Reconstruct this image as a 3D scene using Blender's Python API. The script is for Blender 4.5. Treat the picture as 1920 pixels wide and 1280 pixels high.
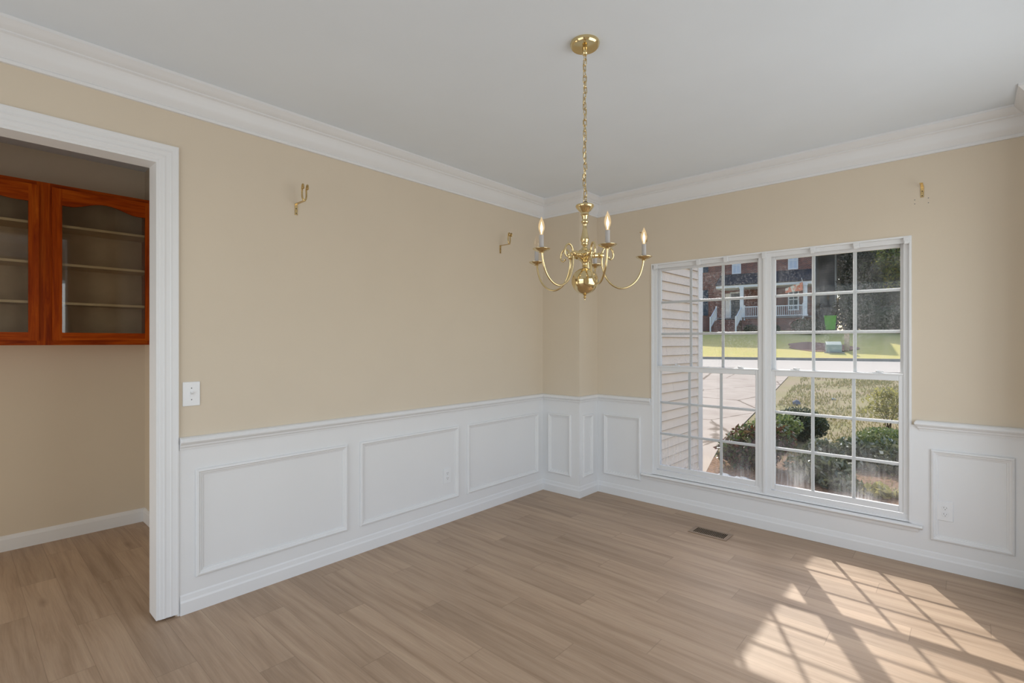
import bpy, math, random
import numpy as np
from mathutils import Vector, Matrix
random.seed(4)
scene = bpy.context.scene
for o in list(bpy.data.objects): bpy.data.objects.remove(o)
col = scene.collection

# ------------------------------------------------------------------ camera
YAW = math.atan(848.4/944.7)
cam = bpy.data.cameras.new('camera'); cam.sensor_width = 36; cam.lens = 36*944.7/1920
cam.clip_start = .05; cam.clip_end = 400
cam.shift_y = (640-639.3)/1920
co = bpy.data.objects.new('camera', cam); col.objects.link(co)
co.location = (0, 0, 1.405); co.rotation_euler = (math.pi/2, 0, YAW)
scene.camera = co

# ------------------------------------------------------------------ light
vs = scene.view_settings
vs.view_transform = 'Standard'; vs.look = 'None'; vs.gamma = 1; vs.use_curve_mapping = False
vs.exposure = 0.0
SUN_E, SKY_E = 3.85, 1.65
REAR_W, SIDE_W, HALL_W = 33.0, 54.0, 8.0
w = bpy.data.worlds.new('sky'); scene.world = w; w.use_nodes = True
wn = w.node_tree.nodes; wl = w.node_tree.links; wn.clear()
sky = wn.new('ShaderNodeTexSky'); sky.sky_type = 'NISHITA'; sky.sun_disc = False
sky.sun_elevation = math.radians(44); sky.sun_rotation = math.radians(-27); sky.dust_density = 2.0
bg = wn.new('ShaderNodeBackground'); bg.inputs[1].default_value = .16*SKY_E
ow = wn.new('ShaderNodeOutputWorld'); wl.new(sky.outputs[0], bg.inputs[0]); wl.new(bg.outputs[0], ow.inputs[0])
SUN_DIR = Vector((.508, -.943, -1.0)).normalized()
sd = bpy.data.lights.new('sun', 'SUN'); sd.energy = SUN_E; sd.angle = .012; sd.color = (1, .95, .87)
so = bpy.data.objects.new('sun', sd); col.objects.link(so)
so.rotation_euler = SUN_DIR.to_track_quat('-Z', 'Y').to_euler()
def area(name, loc, rot, sx, sy, e, c=(1, 1, 1), spread=math.pi):
    l = bpy.data.lights.new(name, 'AREA'); l.shape = 'RECTANGLE'; l.size = sx; l.size_y = sy; l.energy = e; l.color = c
    l.spread = spread
    o = bpy.data.objects.new(name, l); col.objects.link(o); o.location = loc; o.rotation_euler = rot
    return o
# added fill lamps at the unseen rear opening, side window and pantry end
area('fill_lamp_rear', (-1.2, -1.62, 1.25), (math.pi/2, 0, 0), 2.6, 2.2, REAR_W, (.965, .99, 1))
area('fill_lamp_side', (1.30, 2.45, 1.30), (0, math.pi/2, 0), 2.0, 3.0, SIDE_W, (.965, .99, 1))
area('fill_lamp_pantry', (-3.95, -1.1, .75), (math.pi/2, 0, 0), 1.2, 1.2, HALL_W, (1, .93, .80))

# ------------------------------------------------------------------ helpers
def link(o): col.objects.link(o); return o
def tag(o, label=None, cat=None, group=None, kind=None):
    if label: o['label'] = label
    if cat: o['category'] = cat
    if group: o['group'] = group
    if kind: o['kind'] = kind
    return o
def empty(name, loc=(0, 0, 0), rz=0, **k):
    o = bpy.data.objects.new(name, None); o.location = loc; o.rotation_euler = (0, 0, rz); o.empty_display_size = .1
    link(o); return tag(o, **k)
def copy_tree(o, parent=None):
    c = o.copy(); link(c)
    if parent: c.parent = parent
    for ch in [x for x in bpy.data.objects if x.parent == o]: copy_tree(ch, c)
    return c

class MB:
    def __init__(s): s.v = []; s.f = []; s.mi = []; s.cur = 0
    def add(s, vs, fs):
        n = len(s.v); s.v += [tuple(v) for v in vs]; s.f += [tuple(i+n for i in f) for f in fs]; s.mi += [s.cur]*len(fs); return s
    def box(s, x0, x1, y0, y1, z0, z1):
        if x0 > x1: x0, x1 = x1, x0
        if y0 > y1: y0, y1 = y1, y0
        if z0 > z1: z0, z1 = z1, z0
        v = [(x, y, z) for z in (z0, z1) for y in (y0, y1) for x in (x0, x1)]
        return s.add(v, [(0, 2, 3, 1), (4, 5, 7, 6), (0, 1, 5, 4), (2, 6, 7, 3), (0, 4, 6, 2), (1, 3, 7, 5)])
    def bar(s, a, b, w, h, up=(0, 0, 1)):
        a = Vector(a); b = Vector(b); d = (b-a).normalized(); r = d.cross(Vector(up)).normalized(); u = r.cross(d)
        v = [p + r*sx*w/2 + u*sy*h/2 for p in (a, b) for sx, sy in ((-1, -1), (1, -1), (1, 1), (-1, 1))]
        return s.add(v, [(0, 1, 2, 3), (7, 6, 5, 4), (0, 4, 5, 1), (1, 5, 6, 2), (2, 6, 7, 3), (3, 7, 4, 0)])
    def lathe(s, prof, c=(0, 0, 0), n=24, M=None):
        vs = []
        for r, z in prof:
            for k in range(n):
                a = 2*math.pi*k/n; p = Vector((r*math.cos(a), r*math.sin(a), z))
                if M: p = M @ p
                vs.append(p + Vector(c))
        fs = []
        for i in range(len(prof)-1):
            for k in range(n):
                fs.append((i*n+k, i*n+(k+1) % n, (i+1)*n+(k+1) % n, (i+1)*n+k))
        fs.append(tuple(range(n))[::-1]); fs.append(tuple((len(prof)-1)*n+k for k in range(n)))
        return s.add(vs, fs)
    def tube(s, pts, r, n=8, closed=False):
        pts = [Vector(p) for p in pts]; m = len(pts); vs = []
        prev = None
        for i, p in enumerate(pts):
            if closed: t = pts[(i+1) % m]-pts[i-1]
            else: t = pts[min(i+1, m-1)]-pts[max(i-1, 0)]
            t.normalize()
            if prev is None:
                a = Vector((0, 0, 1)) if abs(t.z) < .9 else Vector((1, 0, 0)); u = t.cross(a).normalized()
            else: u = (prev - t*prev.dot(t)).normalized()
            prev = u; w_ = t.cross(u)
            rr = r[i] if isinstance(r, (list, tuple)) else r
            for k in range(n):
                a = 2*math.pi*k/n; vs.append(p + (u*math.cos(a)+w_*math.sin(a))*rr)
        fs = []
        for i in range(m if closed else m-1):
            j = (i+1) % m
            for k in range(n): fs.append((i*n+k, i*n+(k+1) % n, j*n+(k+1) % n, j*n+k))
        if not closed: fs += [tuple(range(n))[::-1], tuple((m-1)*n+k for k in range(n))]
        return s.add(vs, fs)
    def sweep(s, path, prof, closed=False):
        """path: xy points with the room on the right hand; prof: (out from wall, z)"""
        m = len(path); P = [Vector(p) for p in path]; off = []
        for i in range(m):
            ds = []
            if closed or i > 0: ds.append((P[i]-P[i-1]).normalized())
            if closed or i < m-1: ds.append((P[(i+1) % m]-P[i]).normalized())
            ns = [Vector((d.y, -d.x)) for d in ds]
            if len(ns) == 1: off.append(ns[0])
            else:
                b = ns[0]+ns[1]; off.append(b/(b.dot(ns[0])))
        k = len(prof); vs = [(P[i].x+off[i].x*o, P[i].y+off[i].y*o, z) for i in range(m) for o, z in prof]
        fs = []
        for i in range(m if closed else m-1):
            j = (i+1) % m
            for q in range(k): fs.append((i*k+q, i*k+(q+1) % k, j*k+(q+1) % k, j*k+q))
        if not closed: fs += [tuple(range(k)), tuple((m-1)*k+q for q in range(k))[::-1]]
        return s.add(vs, fs)
    def frame(s, O, U, V, w_, h_, prof, sides=4):
        """mitred picture-frame moulding; prof: (inset, out). sides=3 leaves the bottom open"""
        O = Vector(O); U = Vector(U); V = Vector(V); N = U.cross(V); vs = []
        for t, q in prof:
            bt = t if sides == 4 else 0
            for a, b in ((t, bt), (w_-t, bt), (w_-t, h_-t), (t, h_-t)): vs.append(O+U*a+V*b+N*q)
        k = len(prof); fs = []
        for q in range(k):
            j = (q+1) % k
            for c in ((1, 2), (2, 3), (3, 0)) + (((0, 1),) if sides == 4 else ()):
                fs.append((q*4+c[0], q*4+c[1], j*4+c[1], j*4+c[0]))
        if sides == 3:
            fs.append(tuple(q*4 for q in range(k))); fs.append(tuple(q*4+1 for q in range(k))[::-1])
        return s.add(vs, fs)
    def build(s, name, m=None, parent=None, smooth=False, bevel=0, **k):
        me = bpy.data.meshes.new(name); me.from_pydata(s.v, [], s.f); me.validate(); me.update()
        import bmesh
        bm = bmesh.new(); bm.from_mesh(me); bmesh.ops.recalc_face_normals(bm, faces=bm.faces); bm.to_mesh(me); bm.free()
        for q in (m if isinstance(m, (list, tuple)) else [m]): me.materials.append(q)
        if isinstance(m, (list, tuple)) and len(me.polygons) == len(s.mi): me.polygons.foreach_set('material_index', s.mi)
        o = bpy.data.objects.new(name, me); link(o)
        if parent: o.parent = parent
        if smooth:
            me.polygons.foreach_set('use_smooth', [True]*len(me.polygons))
            try: me.set_sharp_from_angle(angle=math.radians(smooth if smooth is not True else 40))
            except Exception: pass
        if bevel:
            b = o.modifiers.new('bevel', 'BEVEL'); b.width = bevel; b.segments = 2; b.limit_method = 'ANGLE'
        return tag(o, **k)
def catmull(P, n=6):
    P = [Vector(p) for p in P]; out = []
    for i in range(len(P)-1):
        a, b, c, d = P[max(i-1, 0)], P[i], P[i+1], P[min(i+2, len(P)-1)]
        for k in range(n):
            t = k/n; out.append(.5*((2*b)+(c-a)*t+(2*a-5*b+4*c-d)*t*t+(3*b-a-3*c+d)*t**3))
    out.append(P[-1]); return out

# ------------------------------------------------------------------ materials
class NT:
    def __init__(s, name):
        s.m = bpy.data.materials.new(name); s.m.use_nodes = True; s.t = s.m.node_tree; s.t.nodes.clear()
        s.out = s.t.nodes.new('ShaderNodeOutputMaterial')
    def n(s, typ, inp=None, **kw):
        x = s.t.nodes.new('ShaderNode'+typ)
        for k, v in kw.items(): setattr(x, k, v)
        for k, v in (inp or {}).items():
            if hasattr(v, 'is_linked') or isinstance(v, bpy.types.NodeSocket): s.t.links.new(v, x.inputs[k])
            else: x.inputs[k].default_value = v
        return x
    def math(s, op, a, b=0.0, c=None):
        d = {0: a, 1: b}
        if c is not None: d[2] = c
        return s.n('Math', d, operation=op).outputs[0]
    def ramp(s, fac, stops):
        x = s.n('ValToRGB', {0: fac}); r = x.color_ramp
        while len(r.elements) < len(stops): r.elements.new(.5)
        for e, (p, c) in zip(r.elements, stops): e.position = p; e.color = (*c, 1) if len(c) == 3 else c
        return x.outputs[0]
    def mix(s, f, a, b, bt='MIX'):
        x = s.n('MixRGB', {0: f, 1: a, 2: b}, blend_type=bt); return x.outputs[0]
    def p(s, color, rough=.5, bump=None, bstr=.1, **kw):
        d = {'Base Color': color if not isinstance(color, tuple) else (*color[:3], 1), 'Roughness': rough}
        for k, v in kw.items(): d[k.replace('_', ' ')] = v
        b = s.n('BsdfPrincipled', d)
        if bump is not None:
            bu = s.n('Bump', {'Height': bump, 'Strength': bstr, 'Distance': .01}); s.t.links.new(bu.outputs[0], b.inputs['Normal'])
        s.t.links.new(b.outputs[0], s.out.inputs[0]); return b
    def obj(s): return s.n('TexCoord').outputs['Object']
    def noise(s, vec, scale, detail=3, rough=.5, dist=0):
        return s.n('TexNoise', {'Vector': vec, 'Scale': scale, 'Detail': detail, 'Roughness': rough, 'Distortion': dist}).outputs[0]
    def mapping(s, vec, scale=(1, 1, 1), loc=(0, 0, 0), rot=(0, 0, 0)):
        return s.n('Mapping', {'Vector': vec, 'Scale': scale, 'Location': loc, 'Rotation': rot}).outputs[0]

def paint(name, c, rough=.55, var=.03, bump=.02, scale=60):
    t = NT(name); o = t.obj(); nz = t.noise(o, 3, 2); fine = t.noise(o, scale, 3)
    a = tuple(min(1, x*(1-var)) for x in c); b = tuple(min(1, x*(1+var)) for x in c)
    t.p(t.ramp(nz, [(.3, a), (.7, b)]), rough, fine, bump); return t.m
M_ = {}
M_['wall'] = paint('tan_wall_paint', (.690, .600, .475), .65, .010, .03, 150)
M_['white'] = paint('white_trim_paint', (.795, .80, .805), .42, .008, .01, 90)
M_['ceil'] = paint('ceiling_paint', (.795, .855, .915), .85, .01, .02, 200)
M_['vinyl'] = paint('white_vinyl', (.77, .775, .78), .35, .008, .0, 80)
M_['plate'] = paint('white_plastic', (.82, .83, .84), .3, .005, .0, 80)
def simple(name, c, rough=.5, metal=0, var=.08, scale=8, bump=.03):
    t = NT(name); o = t.obj(); nz = t.noise(o, scale, 4)
    a = tuple(max(0, x*(1-var)) for x in c); b = tuple(min(1, x*(1+var)) for x in c)
    t.p(t.ramp(nz, [(.3, a), (.7, b)]), rough, nz, bump, Metallic=metal, Specular_IOR_Level=(.05 if rough >= .65 and not metal else .5)); return t.m
M_['brass'] = simple('polished_brass', (.72, .58, .32), .13, 1, .04, 20, 0)
M_['brass_old'] = simple('aged_brass', (.62, .46, .22), .26, 1, .12, 60, 0)
M_['iron'] = simple('dark_iron', (.06, .05, .05), .4, .6)
M_['dark'] = simple('dark_void', (.012, .010, .008), .9)
M_['slot'] = simple('socket_slot_dark', (.16, .16, .16), .6)
M_['sleeve'] = simple('candle_sleeve', (.42, .395, .38), .5, 0, .02)
M_['register'] = simple('brown_register_metal', (.30, .215, .15), .45, .2, .05, 40)
t = NT('clear_bulb_glass'); g = t.n('BsdfGlossy', {'Color': (1, .95, .88, 1), 'Roughness': .03}); tr = t.n('BsdfTransparent', {'Color': (1, .97, .92, 1)})
fr = t.n('LayerWeight', {'Blend': .25}); em = t.math('MULTIPLY', fr.outputs['Facing'], .55)
mx = t.n('MixShader', {0: em, 1: tr.outputs[0], 2: g.outputs[0]}); t.t.links.new(mx.outputs[0], t.out.inputs[0]); M_['bulb'] = t.m
t = NT('lit_bulb_glow'); e = t.n('Emission', {'Color': (1, .80, .50, 1), 'Strength': 11.0}); t.t.links.new(e.outputs[0], t.out.inputs[0]); M_['fil'] = t.m
t = NT('lit_bulb_glass'); tr = t.n('BsdfTransparent', {'Color': (1, .95, .86, 1)}); lw = t.n('LayerWeight', {'Blend': .3})
em = t.n('Emission', {'Color': (1, .74, .42, 1), 'Strength': 1.1}); g = t.n('BsdfGlossy', {'Color': (1, .9, .75, 1), 'Roughness': .05})
inv = t.math('SUBTRACT', 1.0, lw.outputs['Facing']); ff = t.math('MULTIPLY', t.math('POWER', inv, 1.2), .38)
m1 = t.n('MixShader', {0: t.math('MULTIPLY', lw.outputs['Facing'], .5), 1: tr.outputs[0], 2: g.outputs[0]})
m2 = t.n('MixShader', {0: ff, 1: m1.outputs[0], 2: em.outputs[0]}); t.t.links.new(m2.outputs[0], t.out.inputs[0]); M_['litbulb'] = t.m

# floor planks
t = NT('vinyl_plank_floor'); o = t.obj(); xyz = t.n('SeparateXYZ', {0: o})
X, Y = xyz.outputs[0], xyz.outputs[1]; PW, PL = .152, 1.22
r = t.math('DIVIDE', t.math('ADD', Y, 10.068), PW); row = t.math('FLOOR', r); fy = t.math('FRACT', r)
sh = t.math('FRACT', t.math('MULTIPLY', row, .381))
cx = t.math('ADD', t.math('DIVIDE', t.math('ADD', X, 20.0), PL), sh); ci = t.math('FLOOR', cx); fx = t.math('FRACT', cx)
cv = t.n('CombineXYZ', {0: row, 1: ci, 2: 0.0}); wnz = t.n('TexWhiteNoise', {'Vector': cv.outputs[0]}, noise_dimensions='3D')
wv = wnz.outputs[0]; wsep = t.n('SeparateXYZ', {0: wnz.outputs[1]})
gx = t.math('ADD', t.math('MULTIPLY', X, 1.0), t.math('MULTIPLY', wsep.outputs[0], 37.0)); gy = t.math('ADD', Y, t.math('MULTIPLY', wsep.outputs[1], 23.0))
gv = t.n('CombineXYZ', {0: gx, 1: gy, 2: 0.0}).outputs[0]
wob = t.noise(t.mapping(gv, (1.6, 5, 1)), 1.0, 2)
gy2 = t.math('ADD', gy, t.math('MULTIPLY', wob, .045)); gv2 = t.n('CombineXYZ', {0: gx, 1: gy2, 2: 0.0}).outputs[0]
g1 = t.noise(t.mapping(gv2, (1.1, 20, 1)), 1.0, 5, .6, .35)
g2 = t.noise(t.mapping(gv2, (5, 150, 1)), 1.0, 3, .6)
g3 = t.noise(t.mapping(gv, (.9, 3.5, 1)), 1.0, 2)
vor = t.n('TexVoronoi', {'Vector': t.mapping(gv, (1.5, 5.0, 1)), 'Scale': 1.0}, feature='F1').outputs[0]
knot = t.ramp(vor, [(0.0, (1, 1, 1)), (.13, (0, 0, 0))])
base = t.ramp(g1, [(.28, (.345, .235, .152)), (.48, (.455, .322, .220)), (.70, (.530, .388, .272))])
base = t.mix(.25, base, t.ramp(g2, [(.35, (.6, .6, .6)), (.6, (1, 1, 1))]), 'MULTIPLY')
base = t.mix(.5, base, t.ramp(g3, [(.3, (.80, .78, .76)), (.7, (1.1, 1.1, 1.1))]), 'MULTIPLY')
base = t.mix(t.math('MULTIPLY', knot, .5), base, (.16, .10, .06, 1))
base = t.mix(.7, base, t.ramp(wv, [(0, (.86, .85, .84)), (1, (1.10, 1.10, 1.10))]), 'MULTIPLY')
ey = t.math('LESS_THAN', t.math('MINIMUM', fy, t.math('SUBTRACT', 1.0, fy)), .008)
ex = t.math('LESS_THAN', t.math('MINIMUM', fx, t.math('SUBTRACT', 1.0, fx)), .0014)
seam = t.math('MAXIMUM', ey, ex)
base = t.mix(t.math('MULTIPLY', seam, .35), base, (.12, .08, .05, 1))
t.p(base, .48, t.math('SUBTRACT', g2, t.math('MULTIPLY', seam, 1.5)), .05); M_['floor'] = t.m

# stained oak
def oak(name, grain_axis):
    t = NT(name); o = t.obj(); s_ = {'z': (26, 26, 1.8), 'y': (26, 1.8, 26), 'x': (1.8, 26, 26)}[grain_axis]
    s2 = tuple(v*5 for v in s_)
    a = t.noise(t.mapping(o, s_), 1.0, 5, .6, 1.2); b = t.noise(t.mapping(o, s2), 1.0, 2)
    c = t.ramp(a, [(.28, (.22, .024, .001)), (.5, (.40, .062, .001)), (.74, (.56, .125, .006))])
    c = t.mix(.4, c, t.ramp(b, [(.35, (.62, .55, .5)), (.6, (1, 1, 1))]), 'MULTIPLY')
    t.p(c, .42, b, .06, Specular_IOR_Level=.12); return t.m
M_['oakv'] = oak('stained_oak_vertical', 'z'); M_['oakh'] = oak('stained_oak_horizontal', 'y')
M_['cabin'] = simple('cabinet_interior', (.62, .44, .25), .5)
M_['shelf'] = simple('cabinet_shelf_edge', (.88, .66, .36), .5)
t = NT('cabinet_door_glass'); g = t.n('BsdfGlossy', {'Color': (1, 1, 1, 1), 'Roughness': .02}); tr = t.n('BsdfTransparent', {'Color': (.86, .87, .86, 1)})
fr = t.n('Fresnel', {'IOR': 1.5}); mx = t.n('MixShader', {0: t.math('MULTIPLY', fr.outputs[0], 1.6), 1: tr.outputs[0], 2: g.outputs[0]}); t.t.links.new(mx.outputs[0], t.out.inputs[0]); M_['cabglass'] = t.m

# window glass with condensation and wipe marks
def glassmat(name, fog):
    t = NT(name); o = t.obj()
    tr = t.n('BsdfTransparent', {'Color': (.95, .96, .96, 1)}); gl = t.n('BsdfGlossy', {'Color': (1, 1, 1, 1), 'Roughness': .01})
    fr = t.n('Fresnel', {'IOR': 1.30}); m1 = t.n('MixShader', {0: fr.outputs[0], 1: tr.outputs[0], 2: gl.outputs[0]})
    tl = t.n('BsdfTranslucent', {'Color': (.92, .92, .92, 1)}); df = t.n('BsdfDiffuse', {'Color': (.75, .75, .75, 1)}); fogsh = t.n('MixShader', {0: .35, 1: tl.outputs[0], 2: df.outputs[0]})
    z = t.n('SeparateXYZ', {0: o}).outputs[2]
    patch = t.noise(t.mapping(o, (3.2, 1, 3.0)), 1.0, 2); streak = t.noise(t.mapping(o, (70, 1, 6)), 1.0, 2); drop = t.noise(o, 120, 3)
    if fog:
        low = t.ramp(t.math('MULTIPLY', z, 1.0), [(.30, (1, 1, 1)), (.74, (0, 0, 0))])
        k = t.math('MULTIPLY', low, t.ramp(patch, [(.34, (.08, .08, .08)), (.58, (1, 1, 1))]))
        k = t.math('MULTIPLY', k, t.ramp(streak, [(.3, (.35, .35, .35)), (.7, (1, 1, 1))]))
        k = t.math('MULTIPLY', k, .50)
    else:
        wipe = t.noise(t.mapping(o, (5, 1, 2), rot=(0, .6, 0)), 1.0, 3, .6, 1.5)
        k = t.math('MULTIPLY', t.ramp(wipe, [(.42, (0, 0, 0)), (.75, (1, 1, 1))]), .06)
        k = t.math('ADD', k, t.math('MULTIPLY', t.ramp(drop, [(.52, (0, 0, 0)), (.60, (1, 1, 1))]), t.math('MULTIPLY', t.ramp(patch, [(.4, (0, 0, 0)), (.6, (1, 1, 1))]), .09)))
        k = t.math('ADD', k, .006)
    m2 = t.n('MixShader', {0: k, 1: m1.outputs[0], 2: fogsh.outputs[0]}); t.t.links.new(m2.outputs[0], t.out.inputs[0]); return t.m
M_['glass_lo'] = glassmat('fogged_window_glass', True); M_['glass_up'] = glassmat('smeared_window_glass', False)

# ------------------------------------------------------------------ room shell
XL, YW, YR, XR = -3.003, 4.086, 3.785, .72      # left wall, window wall, return faces, right wall
XBL, XBR = -2.585, .305                          # inner corners of the bump-outs
YB, ZC = -1.6, 2.74
WX0, WX1, WZ0, WZ1 = -2.032, -.250, .255, 2.082   # window opening
DY0, DY1, DZ = -.75, .700, 2.318                  # pantry opening
S = dict(kind='structure')
def struct(mb, name, mat, label=None, parent=None, **k):
    o = mb.build(name, mat, parent, **k)
    if not parent: tag(o, label, None, None, 'structure')
    return o
struct(MB().box(-5.2, 1.0, YB-.4, 4.22, -.12, 0), 'floor', M_['floor'], 'brown wood look plank floor')
struct(MB().box(-5.2, 1.0, YB-.4, 4.22, ZC, ZC+.12), 'ceiling', M_['ceil'], 'plain white ceiling')
b = MB(); b.box(XL-.12, XL, DY1+.068, YW+.14, 0, ZC); b.box(XL-.12, XL, DY1, DY1+.068, .016, ZC); b.box(XL-.12, XL, DY0, DY1, DZ, ZC); b.box(XL-.12, XL, YB, DY0, 0, ZC)
b.box(XL, XBL, YR, YW+.14, 0, ZC)
struct(b, 'wall_left', M_['wall'], 'tan wall with the pantry opening')
b = MB(); b.box(XBL, WX0, YW, YW+.14, 0, ZC); b.box(WX1, XBR, YW, YW+.14, 0, ZC); b.box(WX0, WX1, YW, YW+.14, 0, WZ0); b.box(WX0, WX1, YW, YW+.14, WZ1, ZC)
wb = struct(b, 'wall_back', M_['wall'], 'tan wall around the double window')
b = MB(); b.box(XBR, XR+.12, YR, YW+.14, 0, ZC)
b.box(XR, XR+.12, 3.62, YR, 0, ZC); b.box(XR, XR+.12, .92, 3.62, 0, .55); b.box(XR, XR+.12, .92, 3.62, 2.35, ZC); b.box(XR, XR+.12, YB, .92, 0, ZC)
struct(b, 'wall_right', M_['wall'], 'tan wall beside the camera')
b = MB(); b.box(XL, -2.55, YB-.12, YB, 0, ZC); b.box(.15, XR, YB-.12, YB, 0, ZC); b.box(-2.55, .15, YB-.12, YB, 2.38, ZC)
struct(b, 'wall_front', M_['wall'], 'tan wall behind the camera with a wide opening')  # unseen opening added for the rear fill lamp
# pantry shell
b = MB(); b.box(-4.92, -4.80, -1.3, 1.14, 0, ZC); b.box(-4.80, XL-.12, 1.02, 1.14, 0, ZC); b.box(-4.80, XL-.12, -1.42, -1.3, 0, ZC)
struct(b, 'wall_pantry', M_['wall'], 'tan pantry walls beyond the opening')
# wainscot field panels with picture-frame mouldings
PM = [(0, 0), (0, .008), (.004, .014), (.012, .0165), (.018, .011), (.024, .010), (.028, .006), (.034, .005), (.036, 0)]
W = .006
def wains(name, boxes, mould):
    b = MB()
    for x in boxes: b.box(*x)
    o = struct(b, name, M_['white'], 'white painted wainscot panelling')
    for O, U, w_, h_ in mould:
        MB().frame(O, U, (0, 0, 1), w_, h_, PM).build('panel_moulding', M_['white'], o)
    return o
z0, z1 = .176, .738
wains('trim_1', [(XL, XL+W, .775, YR, 0, .88)],
      [((XL+W, a, z0), (0, 1, 0), c-a, z1-z0) for a, c in ((.855, 1.728), (1.818, 2.698), (2.790, 3.702))])
wains('trim_2', [(XL+W, XBL+W, YR-W, YR, 0, .88), (XBL, XBL+W, YR, YW, 0, .88)],
      [((-2.930, YR-W, z0), (1, 0, 0), .262, z1-z0), ((XBL+W, 3.828, z0), (0, 1, 0), .166, z1-z0)])
wains('trim_3', [(XBL+W, WX0, YW-W, YW, 0, .88), (WX0, WX1, YW-W, YW, 0, WZ0-.005), (WX1, XBR, YW-W, YW, 0, .88)],
      [((-2.508, YW-W, z0), (1, 0, 0), .378, z1-z0), ((-.157, YW-W, z0), (1, 0, 0), .374, z1-z0)])
wains('trim_4', [(XBR-W, XBR, YR, YW-W, 0, .88), (XBR-W, XR, YR-W, YR, 0, .88), (XR-W, XR, 3.66, YR-W, 0, .88)], [])
# baseboards, chair rail, crown
BB = [(0, 0), (.017, 0), (.017, .062), (.013, .072), (.010, .094), (.004, .106), (0, .107)]
struct(MB().sweep([(XL+W*0, .785), (XL, YR), (XBL, YR), (XBL, YW), (XBR, YW), (XBR, YR), (XR, YR), (XR, YB)], [(p+.000, z) for p, z in BB]), 'baseboard_left', M_['white'], 'white baseboard round the dining room')
struct(MB().sweep([(-4.80, -1.3), (-4.80, 1.02), (XL-.12, 1.02)], [(0, 0), (.016, 0), (.016, .078), (.012, .092), (.004, .102), (0, .103)]), 'baseboard_pantry', M_['white'], 'white baseboard in the pantry')
CR = [(0, .846), (.012, .848), (.014, .858), (.020, .864), (.022, .874), (.030, .880), (.036, .889), (.036, .898), (.030, .907), (.020, .912), (0, .913)]
struct(MB().sweep([(XL, .783), (XL, YR), (XBL, YR), (XBL, YW), (WX0-.004, YW)], CR), 'trim_5', M_['white'], 'white chair rail left of the window')
struct(MB().sweep([(-.200, YW+.02), (-.200, YW), (XBR, YW), (XBR, YR), (XR, YR), (XR, 3.66)], CR), 'trim_6', M_['white'], 'white chair rail right of the window')
CW = [(0, 2.575), (.010, 2.577), (.012, 2.590), (.008, 2.596), (.014, 2.604), (.028, 2.622), (.034, 2.640), (.040, 2.664), (.050, 2.680), (.060, 2.686), (.060, 2.693), (.072, 2.699), (.084, 2.712), (.092, 2.722), (.098, 2.727), (.098, ZC), (0, ZC)]
struct(MB().sweep([(XL, YB), (XL, YR), (XBL, YR), (XBL, YW), (XBR, YW), (XBR, YR), (XR, YR), (XR, YB)], CW, closed=True), 'trim_7', M_['white'], 'white crown moulding round the ceiling', smooth=25)
# cased opening to the pantry
CS = [(.083, 0), (.083, .020), (.077, .021), (.070, .017), (.058, .015), (.050, .017), (.046, .013), (.030, .011), (.022, .014), (.016, .010), (.006, .010), (0, .006), (0, 0)]
def casing(O, U, w_, h_):
    return MB().frame(O, U, (0, 0, 1), w_, h_, [(.083-a, q*.62) for a, q in CS], 3)
o = struct(casing((XL, DY0-.083+.004, .012), (0, 1, 0), DY1-DY0+.158, DZ+.068), 'door_1', M_['white'], 'white cased opening between dining room and pantry')
b = MB(); b.box(XL-.125, XL+.0022, DY1-.016, DY1, .012, DZ-.0155); b.box(XL-.125, XL+.0022, DY0, DY0+.016, .012, DZ-.0155); b.box(XL-.1252, XL+.002, DY0, DY1, DZ-.016, DZ)
b.build('door_jamb', M_['white'], o)

# ------------------------------------------------------------------ window
def xbars(b, x0, x1, zz0, zz1, y0, y1, nx=3, nz=3, t_=.021):
    for i in range(1, nx):
        x = x0+(x1-x0)*i/nx; b.box(x-t_/2, x+t_/2, y0, y1, zz0, zz1)
    for i in range(1, nz):
        z = zz0+(zz1-zz0)*i/nz; b.box(x0, x1, y0+.0006, y1-.0006, z-t_/2, z+t_/2)
win = empty('window_1', (0, 0, 0), label='white double hung twin window with grilles', kind='structure')
b = MB()                                             # jamb liner
b.box(WX0, WX0+.012, YW-.008, YW+.13, WZ0, WZ1-.012); b.box(WX1-.012, WX1, YW-.008, YW+.13, WZ0, WZ1-.012); b.box(WX0, WX1, YW-.008, YW+.13, WZ1-.012, WZ1)
b.box(WX0, WX1, YW+.0, YW+.13, WZ0-.005, WZ0+.014)
b.build('window_jamb', M_['white'], win)
b = MB()                                             # vinyl main frame with stepped tracks
GX = ((-1.975, -1.150), (-1.087, -.262+.0))
UN = ((WX0+.012, -1.133), (-1.107, WX1-.012))
for (a, c) in UN:
    for y0, y1, t_ in ((YW+.012, YW+.022, .030), (YW+.022, YW+.040, .014), (YW+.040, YW+.052, .024), (YW+.052, YW+.075, .012), (YW+.075, YW+.110, .030)):
        b.box(a, a+t_, y0, y1, WZ0+.014, WZ1-.012-t_); b.box(c-t_, c, y0, y1, WZ0+.014, WZ1-.012-t_)
        b.box(a, c, y0, y1, WZ1-.012-t_, WZ1-.012)
    b.box(a, c, YW+.008, YW+.020, WZ0+.014, WZ0+.045); b.box(a, c, YW+.020, YW+.110, WZ0+.014, WZ0+.034)
b.build('window_frame', M_['vinyl'], win)
b = MB(); b.box(-1.133, -1.107, YW+.004, YW+.115, WZ0+.012, WZ1-.01); b.box(-1.127, -1.113, YW-.002, YW+.006, WZ0+.012, WZ1-.01)
b.build('mullion', M_['vinyl'], win)
RAIL0, RAIL1 = 1.152, 1.198
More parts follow.
